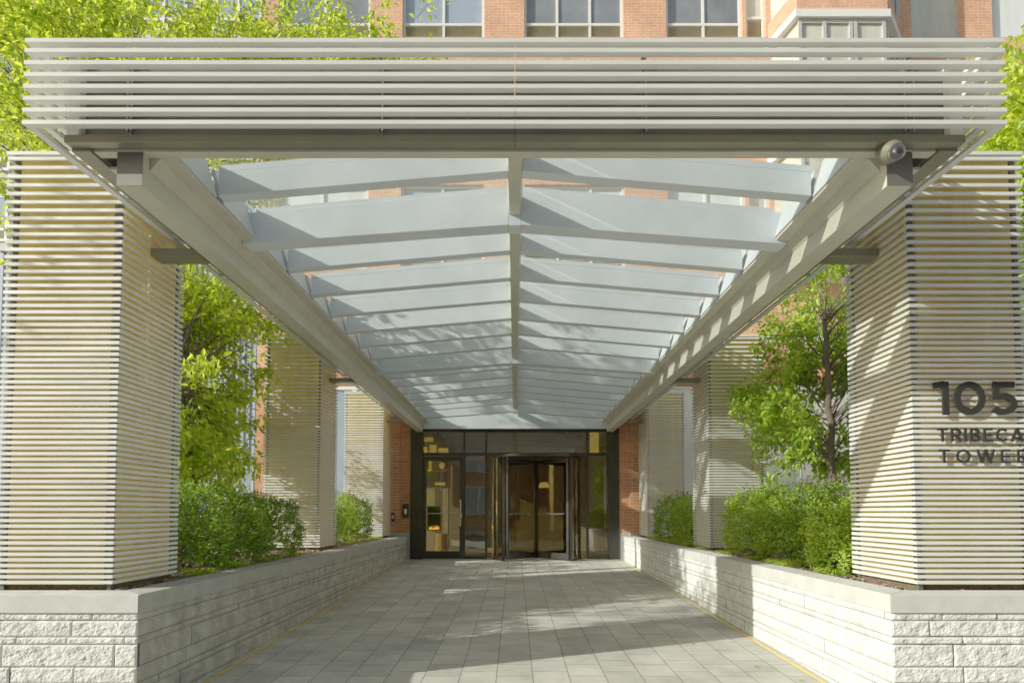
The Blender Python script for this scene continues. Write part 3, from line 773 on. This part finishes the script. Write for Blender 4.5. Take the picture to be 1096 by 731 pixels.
for a in (-132, -46, 44, 138):
    mb = MB(); g = MB(); hh = MB(); ca, sa = math.cos(R(a)), math.sin(R(a)); nx_, ny_ = -sa, ca
    def leafbox(m, r0, r1, z0, z1, th):
        q = [(RX + r0 * ca + nx_ * th, RY + r0 * sa + ny_ * th), (RX + r1 * ca + nx_ * th, RY + r1 * sa + ny_ * th), (RX + r1 * ca - nx_ * th, RY + r1 * sa - ny_ * th), (RX + r0 * ca - nx_ * th, RY + r0 * sa - ny_ * th)]
        m.prism_z(q, z0, z1)
    leafbox(mb, .025, .06, .03, ztd - .02, .018); leafbox(mb, .94, 1.0, .03, ztd - .02, .018)
    leafbox(mb, .06, .94, .03, .16, .0175); leafbox(mb, .06, .94, ztd - .11, ztd - .02, .0175)
    wing = mb.build('wing', M['darkmetal'], rv)
    leafbox(g, .06, .94, .16, ztd - .11, .005); g.build('pane', M['door_glass'], wing)
    hh.tube([(RX + .1 * ca - nx_ * .05, RY + .1 * sa - ny_ * .05, 1.03), (RX + .9 * ca - nx_ * .05, RY + .9 * sa - ny_ * .05, 1.03)], .011, 8)
    hh.build('push_bar', M['steel'], wing)
# intercom
t = empty('intercom', (-2.46, 14.18, .93), 'small black entry intercom with pale keypad on the left brick pier', 'intercom')
MB().box(-2.54, -2.40, 14.165, 14.199, .94, 1.26).build('housing', M['darkmetal'], t, bevel=.004)
MB().box(-2.495, -2.445, 14.158, 14.1645, 1.03, 1.14).build('keypad', M['plastic_white'], t)
t = empty('key_box', (-2.72, 14.1, .86), 'small dark key box on the outer face of the left brick pier', 'key box')
MB().box(-2.78, -2.70, 14.08, 14.119, .86, 1.06).build('housing', M['darkmetal'], t, bevel=.004)
MB().box(-2.765, -2.715, 14.074, 14.0795, .92, 1.0).build('cover', M['steel'], t)

# ------------------------------------------------------------------ lobby interior
lob = empty('lobby_room', (0, 17, 0), 'dim brown lobby interior seen through the entrance glass', 'room')
mb = MB(); mb.box(-4.2, 4.4, 19.4, 19.5, 0, 3.6); mb.box(4.4, 4.5, 14.66, 19.5, 0, 3.6)
mb.build('wall', M['lobby_wall'], lob)
MB().box(-4.3, 4.5, 14.66, 19.5, 3.6, 3.7).build('ceiling', M['lobby_ceiling'], lob)
MB().box(-1.7, -.35, 19.25, 19.39, .001, 3.3).build('stone_panel', M['lobby_stone'], lob)
MB().box(1.55, 2.1, 18.4, 18.8, .001, 3.595).build('pillar', M['lobby_stone'], lob)
MB().box(-4.26, -4.24, 14.7, 19.4, .05, 3.55).build('added_side_glass', M['door_glass'], lob)  # unseen glazed side, added to let sunlight into the lobby
mb = MB()
for y in (14.68, 16.2, 17.8, 19.35): mb.box(-4.3, -4.2, y - .03, y + .03, .001, 3.599)
mb.box(-4.299, -4.201, 14.71, 19.32, .001, .05); mb.build('mullions', M['darkmetal'], lob)  # frame of the added, unseen side glazing
fp = empty('fireplace', (-2.3, 18.5, 0), 'tall stone faced fireplace with a low orange flame behind the left glass door', 'fireplace')
m_ = MB(); m_.box(-2.66, -1.98, 18.6, 18.9, .001, .53); m_.box(-2.66, -1.98, 18.6, 18.9, 1.25, 1.82); m_.box(-2.21, -1.98, 18.6, 18.9, .53, 1.25); m_.box(-2.66, -2.60, 18.6, 18.9, .53, 1.25)
m_.build('surround', M['travertine'], fp)
m_ = MB(); m_.box(-2.60, -2.57, 18.585, 18.8, .53, 1.25); m_.box(-2.24, -2.21, 18.585, 18.8, .53, 1.25); m_.box(-2.57, -2.24, 18.585, 18.8, 1.2, 1.25); m_.box(-2.57, -2.24, 18.585, 18.8, .53, .56); m_.box(-2.57, -2.24, 18.78, 18.8, .56, 1.2)
m_.build('firebox', M['darkmetal'], fp)
m_ = MB(); rnd = random.Random(3)
for i in range(16):
    x = -2.55 + i * .0195; h_ = rnd.uniform(.05, .14); m_.tube([(x, 18.68, .56), (x + .006, 18.68, .56 + h_ * .5), (x - .004, 18.68, .56 + h_)], [.012, .01, .001], 6)
m_.build('flame', M['flame'], fp)
bk = empty('bookcase', (-2.5, 18.9, 1.8), 'dark open shelving with books above the lobby fireplace', 'shelving')
m_ = MB()
for z in (1.84, 2.28, 2.72, 3.14, 3.5): m_.box(-3.1, -1.95, 18.55, 18.9, z, z + .03)
m_.build('shelf', M['darkwood'], bk)
m_ = MB()
for x in (-3.1, -1.98): m_.box(x, x + .03, 18.549, 18.9, 1.82, 3.54)
m_.build('side_panel', M['darkwood'], bk)
MB().box(-3.1, -1.95, 18.901, 18.93, 1.82, 3.54).build('back_panel', M['yellow_glow'] if False else M['darkwood'], bk)
items = [(-2.38, -2.08, 1.871, 1.96, 'yellow_glow', 'box', 'flat yellow lit box on the lowest lobby shelf'),
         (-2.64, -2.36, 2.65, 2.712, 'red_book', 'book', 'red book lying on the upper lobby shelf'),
         (-2.56, -2.50, 2.311, 2.6, 'yellow_glow', 'vase', 'slim upright yellow vase on the middle lobby shelf'),
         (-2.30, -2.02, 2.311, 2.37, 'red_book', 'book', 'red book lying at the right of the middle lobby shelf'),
         (-2.85, -2.62, 2.751, 3.02, 'yellow_glow', 'box', 'left glowing yellow box on the high lobby shelf'),
         (-2.55, -2.35, 2.751, 3.08, 'yellow_glow', 'picture', 'square glowing yellow picture on the high lobby shelf'),
         (-2.28, -2.0, 2.751, 2.98, 'yellow_glow', 'box', 'right glowing yellow box on the high lobby shelf'),
         (-2.7, -2.45, 3.171, 3.3, 'yellow_glow', 'box', 'yellow box on the topmost lobby shelf')]
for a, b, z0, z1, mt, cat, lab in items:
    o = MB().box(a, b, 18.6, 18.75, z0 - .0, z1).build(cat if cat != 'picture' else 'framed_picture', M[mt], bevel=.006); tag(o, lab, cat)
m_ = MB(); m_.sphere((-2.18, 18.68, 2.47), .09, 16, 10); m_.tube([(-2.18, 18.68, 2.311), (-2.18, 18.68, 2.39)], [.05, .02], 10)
tag(m_.build('round_ornament', M['yellow_glow'], smooth=True), 'round golden ornament on the middle lobby shelf', 'ornament')
m_ = MB()
pts = [(.001, .2), (.1, .19), (.25, .175), (.4, .19), (.46, .185)]
m_.tube([(-2.12, 18.1, z) for z, r in pts], [r for z, r in pts], 14)
tag(m_.build('stump_stool', M['wood'], smooth=False), 'rough split log stool in front of the lobby fireplace', 'stool')
pl = empty('pendant_lamp', (1.0, 17.5, 1.6), 'wide yellow pendant lamp hanging in the lobby behind the revolving door', 'lamp')
m_ = MB(); m_.tube([(.82, 17.5, 1.76), (.82, 17.5, 1.9)], [.16, .11], 20); m_.build('lamp_shade', M['lamp_glow'], pl)
MB().tube([(.82, 17.5, 1.9), (.82, 17.5, 3.6)], .008, 6).build('cord', M['darkmetal'], pl)
wl = MB().box(2.2, 2.45, 18.2, 18.26, 2.8, 3.55).build('wall_light', M['yellow_glow']); tag(wl, 'tall narrow yellow light panel high at the right of the lobby', 'wall light')

# ------------------------------------------------------------------ other buildings
b1 = empty('blue_building', (-12, 24, 0), 'blue grey corrugated building with green letters beyond the left trees', 'building')
mb = MB(); x = -20.0
while x < -8.6:
    mb.box(x, x + .11, 23.93, 24.0, -.5, 11.2); x += .22
mb.box(-20, -8.5, 24.0, 30, -.5, 11.2); mb.build('wall', M['blue_metal'], b1)
MB().box(-20.1, -8.4, 23.85, 30, 11.2, 11.5).build('roof_edge', M['grey_frame'], b1)
letters(b1, 'THE', -11.45, 8.40, .92, .24, .2, 23.83, .08, M['green_letter'], 'letter')
for x0, x1 in ((-14.5, -13), (-12.4, -11), (-10.6, -9.4)):
    window(b1, x0, x1, 1.0, 3.2, 23.86, 2, vent=0, frame=M['grey_frame'])
b2 = empty('cream_building', (-22, 34, 0), 'tall cream building with vents and white mullions behind the top left leaves', 'building')
MB().box(-45, -12, 34, 44, -.5, 34).build('wall', M['cream_wall'], b2)
for k in range(7):
    for i in range(7): window(b2, -42 + i * 4.2, -39.4 + i * 4.2, 4 + k * 4, 6.6 + k * 4, 33.9, 2, vent=.6, fw=.14)
b3 = empty('street_building', (0, -18, 0), 'brick apartment building across the street behind the camera', 'building')
mb = MB()
wx = [-34 + i * 3.4 for i in range(21)]
mb.box(-36, 36, -22, -16.4, -.3, 16); mb.build('wall', M['street_brick'], b3)
for i, x in enumerate(wx):
    for k in range(5): window(b3, x, x + 1.7, .9 + k * 3.1, 2.9 + k * 3.1, -16.3, 2, vent=0) if -16 < x < 16 else None
b4 = empty('added_wing', (9, 11, 0), 'low cream wing, unseen, added beside the right planter for the door reflections', 'building')  # unseen wing, put in for the revolving door glass to reflect
MB().box(8.6, 9.2, 6.5, 14.28, -.3, 5.2).build('wall', M['cream_wall'], b4)
MB().box(8.5, 9.3, 6.4, 14.28, 5.2, 5.4).build('coping', M['coping'], b4)

# ------------------------------------------------------------------ planting
def leaf_at(mb, c, d, nrm, ln, wd, curl=.15):
    d = d.normalized(); s = d.cross(nrm)
    if s.length < 1e-4: s = d.cross(Vector((.3, .9, .1)))
    s.normalize(); n = s.cross(d)
    P = [c, c + d * ln * .35 + s * wd * .5 + n * wd * .18, c + d * ln * .72 + s * wd * .36 + n * wd * .1 - n * ln * curl * .4, c + d * ln - n * ln * curl,
         c + d * ln * .72 - s * wd * .36 + n * wd * .1 - n * ln * curl * .4, c + d * ln * .35 - s * wd * .5 + n * wd * .18]
    b = len(mb.v); mb.v += [tuple(p) for p in P]; mb.f += [(b, b + 1, b + 2, b + 3), (b, b + 3, b + 4, b + 5)]
def rv3(rnd): return Vector((rnd.gauss(0, 1), rnd.gauss(0, 1), rnd.gauss(0, 1)))
def tree(name, base, th, crowns, nclump, nleaf, lsize, mat, label, seed, ok=lambda p: p.y > 2.3 or p.z < 3, trunk_r=.09, spread=.3, lean=(0, 0), group=None):
    rnd = random.Random(seed); t = empty(name, base, label, 'tree', group)
    B = Vector(base); wood = MB(); lv = MB()
    top = B + Vector((lean[0], lean[1], th)); mid = B + Vector((lean[0] * .3 + .06, lean[1] * .3, th * .5))
    def tr(s): return B.lerp(mid, s * 2) if s < .5 else mid.lerp(top, s * 2 - 1)
    n = 14
    wood.tube([tr(i / n) + Vector((rnd.gauss(0, .012), rnd.gauss(0, .012), 0)) for i in range(n + 1)], [trunk_r * (1.35 if i == 0 else 1.1 if i == 1 else 1) * (1 - .62 * i / n) for i in range(n + 1)], 10)
    k = 0; tries = 0
    while k < nclump and tries < nclump * 30:
        tries += 1
        c, r = crowns[rnd.randrange(len(crowns))]
        q = rv3(rnd); q.normalize(); q *= rnd.random() ** .4
        p = Vector((c[0] + q.x * r[0], c[1] + q.y * r[1], c[2] + q.z * r[2]))
        if not ok(p): continue
        k += 1
        s = min(1, max(.42, (p.z - B.z) / th * .75 - rnd.random() * .12)); st = tr(s)
        dv = p - st; md = st + dv * .5 + Vector((rnd.gauss(0, .08), rnd.gauss(0, .08), abs(dv.length) * .10)) * 1.0
        path = []
        for i in range(7):
            u = i / 6; path.append(st * (1 - u) ** 2 + md * 2 * u * (1 - u) + p * u * u + rv3(rnd) * .012 * (0 < i < 6))
        r0 = trunk_r * .20 * (.6 + .4 * rnd.random())
        if k % 3 and all(ok(x) for x in path[2:]): wood.tube(path, [r0 * (1 - .85 * i / 6) for i in range(7)], 5)
        tdir = (path[-1] - path[-2]).normalized()
        for m_i in range(5):
            td = (tdir + rv3(rnd) * .55); td.z *= .6; td.normalize()
            st2 = path[4 + m_i % 3]; L2 = spread * rnd.uniform(.8, 1.7); e = st2 + td * L2 + Vector((0, 0, -.05))
            if ok(e): wood.tube([st2, st2.lerp(e, .5) + rv3(rnd) * .02, e], [.006, .004, .002], 4)
            for i in range(nleaf // 5):
                u = rnd.random() ** .7; pp = st2.lerp(e, u * 1.1) + rv3(rnd) * spread * .16
                if not ok(pp): continue
                side = rv3(rnd); d = (td * .5 + side * .6 + Vector((0, 0, -.35)))
                nr = Vector((rnd.gauss(0, .45), rnd.gauss(0, .45), 1))
                l = lsize * rnd.uniform(.6, 1.25); leaf_at(lv, pp, d, nr, l, l * rnd.uniform(.42, .6), rnd.uniform(0, .35))
    wood.build('trunk', M['bark'], t, smooth=True); lv.build('crown', mat, t)
    return t
def ok_common(p):
    # keep foliage out of the canopy, the columns and the facade
    if abs(p.x) < 2.85 and 1.0 < p.z < H(2.95) and p.y > 3.0: return False
    if abs(p.x) < 2.5 and p.z < H(2.95) and p.y < 14.3: return False
    for y in CY:
        if abs(abs(p.x) - CX) < .5 and abs(p.y - y) < .5 and p.z < TOP + CH + .1: return False
    if p.y > 13.9 and p.x > -6: return False
    return True
def ok_left(p):
    if not ok_common(p): return False
    # ragged under-edge of the crown above the canopy
    if p.x > -2.9 and p.z < H(4.6): return False
    return True
tree('street_tree', (-3.62, 7.1, TOP - .03), 4.6,
     [((-4.6, 7.6, H(4.2)), (1.9, 2.0, 2.0)), ((-3.9, 8.4, H(6.1)), (2.6, 2.0, 1.0)), ((-4.1, 7.3, H(1.6)), (1.1, 1.1, 1.2)), ((-4.0, 7.2, H(.8)), (.9, 1.0, .6)), ((-4.5, 8.2, H(1.9)), (1.0, .8, 1.0)), ((-3.75, 8.0, H(2.7)), (.9, .9, .7)), ((-6.2, 7.6, H(5.0)), (1.6, 2.0, 1.8))],
     235, 180, .085, M['tree_leaf'], 'bright green leafy tree rising behind the left hedge and over the canopy', 3, ok_left, trunk_r=.085, spread=.38, lean=(-1.1, .5))
tree('street_tree', (-5.6, 10.8, TOP - .05), 4.2,
     [((-6.3, 10.8, H(2.0)), (1.2, 1.3, 1.0)), ((-6.0, 10.6, H(.6)), (1.3, 1.3, .7))],
     36, 130, .085, M['dark_leaf'], 'darker tree deeper behind the left planter near the blue building', 4, ok_left, trunk_r=.08, spread=.36)
tree('street_tree', (-1.0, 11.0, H(3.4)) if False else (-6.6, 9.0, TOP - .1), 7.0,
     [((-3.4, 10.4, H(7.4)), (2.6, 1.6, 1.0)), ((-7.2, 9.0, H(7.0)), (2.4, 2.4, 1.8))],
     190, 210, .095, M['tree_leaf'], 'tall tree whose branches arch over the top left of the canopy', 9, ok_left, trunk_r=.13, spread=.42, lean=(.6, .4))
tree('street_tree', (3.30, 6.6, TOP - .03), 2.6,
     [((3.9, 7.2, H(1.75)), (1.25, 1.5, 1.15)), ((3.4, 6.9, H(.85)), (.8, 1.0, .6)), ((3.1, 7.6, H(1.35)), (.55, .8, .5)), ((4.6, 7.4, H(2.4)), (1.3, 1.4, .8)), ((4.7, 7.8, H(3.2)), (1.6, 1.4, .8))],
     120, 180, .075, M['dark_leaf'], 'small dark green tree with slim trunk behind the right hedge', 5, ok_common, trunk_r=.055, spread=.28)
tree('street_tree', (6.1, 7.6, TOP - .1), 4.2,
     [((6.3, 7.4, H(4.0)), (1.5, 1.6, 1.35)), ((5.9, 7.8, H(2.6)), (1.2, 1.4, 1.2)), ((5.9, 7.2, H(4.5)), (.8, 1.2, .7))],
     210, 190, .085, M['tree_leaf'], 'bright leafy tree showing beyond the right end of the canopy', 6, ok_common, trunk_r=.10, spread=.38)
tree('street_tree', (-9.4, 4.2, -.285), 6.2,
     [((-8.8, 3.0, 5.4), (1.0, .75, .6)), ((-10.2, 4.9, 6.2), (1.6, 1.1, 1.2))],
     34, 110, .085, M['tree_leaf'], 'pavement tree left of the view that throws dappled shade on the near left column', 8, lambda p: True, trunk_r=.10, spread=.4)

def shrub(name, c, r, h, label, seed, n, mat, group, lsize=.026):
    rnd = random.Random(seed); t = empty(name, (c[0], c[1], TOP - .03), label, 'shrub', group)
    lv = MB(); st = MB(); core = MB()
    z0 = TOP - .03
    def bump(a, e): return 1 + .30 * noise.noise(Vector((math.cos(a) * 1.8 + seed, math.sin(a) * 1.8, e * 2.4))) + .20 * noise.noise(Vector((math.cos(a) * 5 + seed, math.sin(a) * 5, e * 6)))
    for i in range(16):
        a = rnd.uniform(0, 6.28); q = rnd.random() ** .5 * .75
        p = Vector((c[0] + math.cos(a) * r[0] * q, c[1] + math.sin(a) * r[1] * q, z0 + h * rnd.uniform(.5, .85)))
        st.tube([(c[0] + rnd.gauss(0, .06), c[1] + rnd.gauss(0, .06), z0 - .02), tuple(Vector((c[0], c[1], z0)).lerp(p, .5) + rv3(rnd) * .03), tuple(p)], [.012, .008, .003], 5)
    st.build('stems', M['bark'], t)
    i = 0
    while i < n:
        # sprigs: a short twig with several leaves on the surface shell
        a = rnd.uniform(0, 6.283); cz = rnd.uniform(-.75, 1); sh = rnd.random() ** .33
        rad = math.sqrt(max(0, 1 - abs(cz) ** 3.2)); bb = bump(a, cz) * (.80 + .22 * sh if sh > .5 else sh)
        p = Vector((c[0] + math.cos(a) * r[0] * rad * bb, c[1] + math.sin(a) * r[1] * rad * bb, z0 + h * (.5 + .5 * cz * bb)))
        if p.z < z0 + .01: continue
        outw = Vector((math.cos(a) * rad, math.sin(a) * rad, cz * .9 + .5)); outw.normalize()
        sd_ = (outw + rv3(rnd) * .35).normalized(); L2 = rnd.uniform(.03, .09) * (2.2 if rnd.random() < .08 else 1)
        for k in range(7):
            q = p + sd_ * L2 * k / 6; d = sd_ * .5 + rv3(rnd) * .7; l = lsize * rnd.uniform(.7, 1.25)
            leaf_at(lv, q, d, outw + rv3(rnd) * .5, l, l * .55, .1); i += 1
    lv.build('foliage', mat, t)
    return t
def tuft(c, r, n, label, seed, cat='grass tuft', group='lime green tufts edging the planters'):
    rnd = random.Random(seed); mb = MB(); z0 = TOP - .025
    for i in range(n):
        a = rnd.uniform(0, 6.283); q = rnd.random() * r * .45; x, y = c[0] + math.cos(a) * q, c[1] + math.sin(a) * q
        ln = r * rnd.uniform(.6, 1.15); hgt = r * rnd.uniform(.35, .75); a2 = a + rnd.gauss(0, .5); dx, dy = math.cos(a2), math.sin(a2); w_ = rnd.uniform(.004, .008)
        P = []
        for k in range(5):
            u = k / 4; P.append((x + dx * ln * u, y + dy * ln * u, z0 + hgt * (1.9 * u - 1.5 * u * u), w_ * (1 - u * .85)))
        b = len(mb.v)
        for (px2, py2, pz2, ww) in P: mb.v += [(px2 - dy * ww, py2 + dx * ww, pz2), (px2 + dy * ww, py2 - dx * ww, pz2)]
        for k in range(4): mb.f.append((b + 2 * k, b + 2 * k + 1, b + 2 * k + 3, b + 2 * k + 2))
    o = mb.build('grass_tuft', M['lime_blade']); tag(o, label, cat, group); return o
G1 = 'clipped shrubs in the left planter'; G2 = 'clipped shrubs in the right planter'
SH = [
 (-1, 3.06, 5.75, .34, .52, .74, 'shrub_leaf', 'dark shrub right behind the near left column', G1),
 (-1, 3.12, 6.62, .42, .56, .75, 'shrub_leaf', 'middle dark shrub of the long left hedge', G1),
 (-1, 3.08, 7.55, .40, .58, .72, 'shrub_leaf', 'rounded shrub at the far end of the long left hedge, before the middle column', G1),
 (-1, 3.75, 6.3, .4, .8, .74, 'shrub_leaf', 'shrub at the back row of the long left hedge', G1),
 (-1, 3.05, 10.45, .36, .50, .80, 'shrub_sunlit', 'sunlit light green shrub just past the middle left column', G1),
 (-1, 3.08, 11.55, .38, .55, .80, 'shrub_leaf', 'dark shrub before the far left column', G1),
 (1, 2.98, 5.65, .26, .36, .62, 'shrub_sunlit', 'bright small leaved shrub beside the near right column', G2),
 (1, 3.25, 6.15, .40, .50, .78, 'shrub_leaf', 'dark shrub under the small tree in the right planter', G2),
 (1, 3.10, 6.95, .36, .50, .80, 'shrub_mid', 'middle shrub of the long right hedge', G2),
 (1, 3.02, 7.75, .36, .46, .80, 'shrub_sunlit', 'light green shrub of the right hedge next to the middle column', G2),
 (1, 3.05, 10.5, .36, .50, .78, 'shrub_mid', 'shrub just past the middle right column', G2),
 (1, 3.02, 11.6, .38, .58, .84, 'shrub_leaf', 'far shrub before the right brick pier', G2)]
for i, (sx, x, y, rx, ry, h, mt, lab, g) in enumerate(SH):
    near = y < 9
    shrub('shrub', (sx * x, y), (rx, ry), h, lab, 50 + i, 15000 if near else 8000, M[mt], g, lsize=.027 if near else .034)
TU = [(-1, 2.78, 5.55, .15, 'left planter near the first column'), (-1, 2.80, 6.3, .17, 'left planter, second from the near column'), (-1, 2.80, 7.1, .15, 'left planter below the middle of the long hedge'),
      (-1, 2.80, 7.9, .13, 'left planter at the end of the long hedge'), (-1, 2.82, 10.9, .17, 'left planter between the middle and far columns'), (-1, 2.84, 12.6, .2, 'left planter beside the far column'),
      (1, 2.80, 5.5, .16, 'right planter at the near column'), (1, 2.78, 6.35, .21, 'right planter, the broad one below the dark shrub'), (1, 2.79, 7.3, .13, 'right planter below the light shrub'), (1, 2.80, 8.2, .16, 'right planter just before the middle column'),
      (1, 2.80, 9.2, .15, 'right planter at the foot of the middle column'), (1, 2.82, 10.2, .2, 'right planter just past the middle column'), (1, 2.82, 11.2, .23, 'right planter below the far shrub'), (1, 2.82, 12.3, .22, 'right planter close to the brick pier')]
for i, (sx, x, y, r, lab) in enumerate(TU):
    tuft((sx * x, y), r, 170, 'lime green grassy tuft in the ' + lab, 90 + i)
# few fallen leaves on the paving
rnd = random.Random(12)
for i, (x, y, lab) in enumerate([(2.0, 5.3, 'orange fallen leaf on the sunlit paving by the right wall'), (1.7, 6.1, 'brown fallen leaf on the paving near the right wall, in shade'), (2.2, 4.9, 'fallen leaf lying at the foot of the sunlit right wall')]):
    mb = MB(); leaf_at(mb, Vector((x, y, gz(y) + .014)), Vector((1, .4 * i, 0)), Vector((0, 0, 1)), .05, .03, .05)
    tag(mb.build('fallen_leaf', M['dead_leaf']), lab, 'leaf')

scene.render.engine = 'CYCLES'
scene.cycles.max_bounces = 10; scene.cycles.transparent_max_bounces = 24; scene.cycles.diffuse_bounces = 5
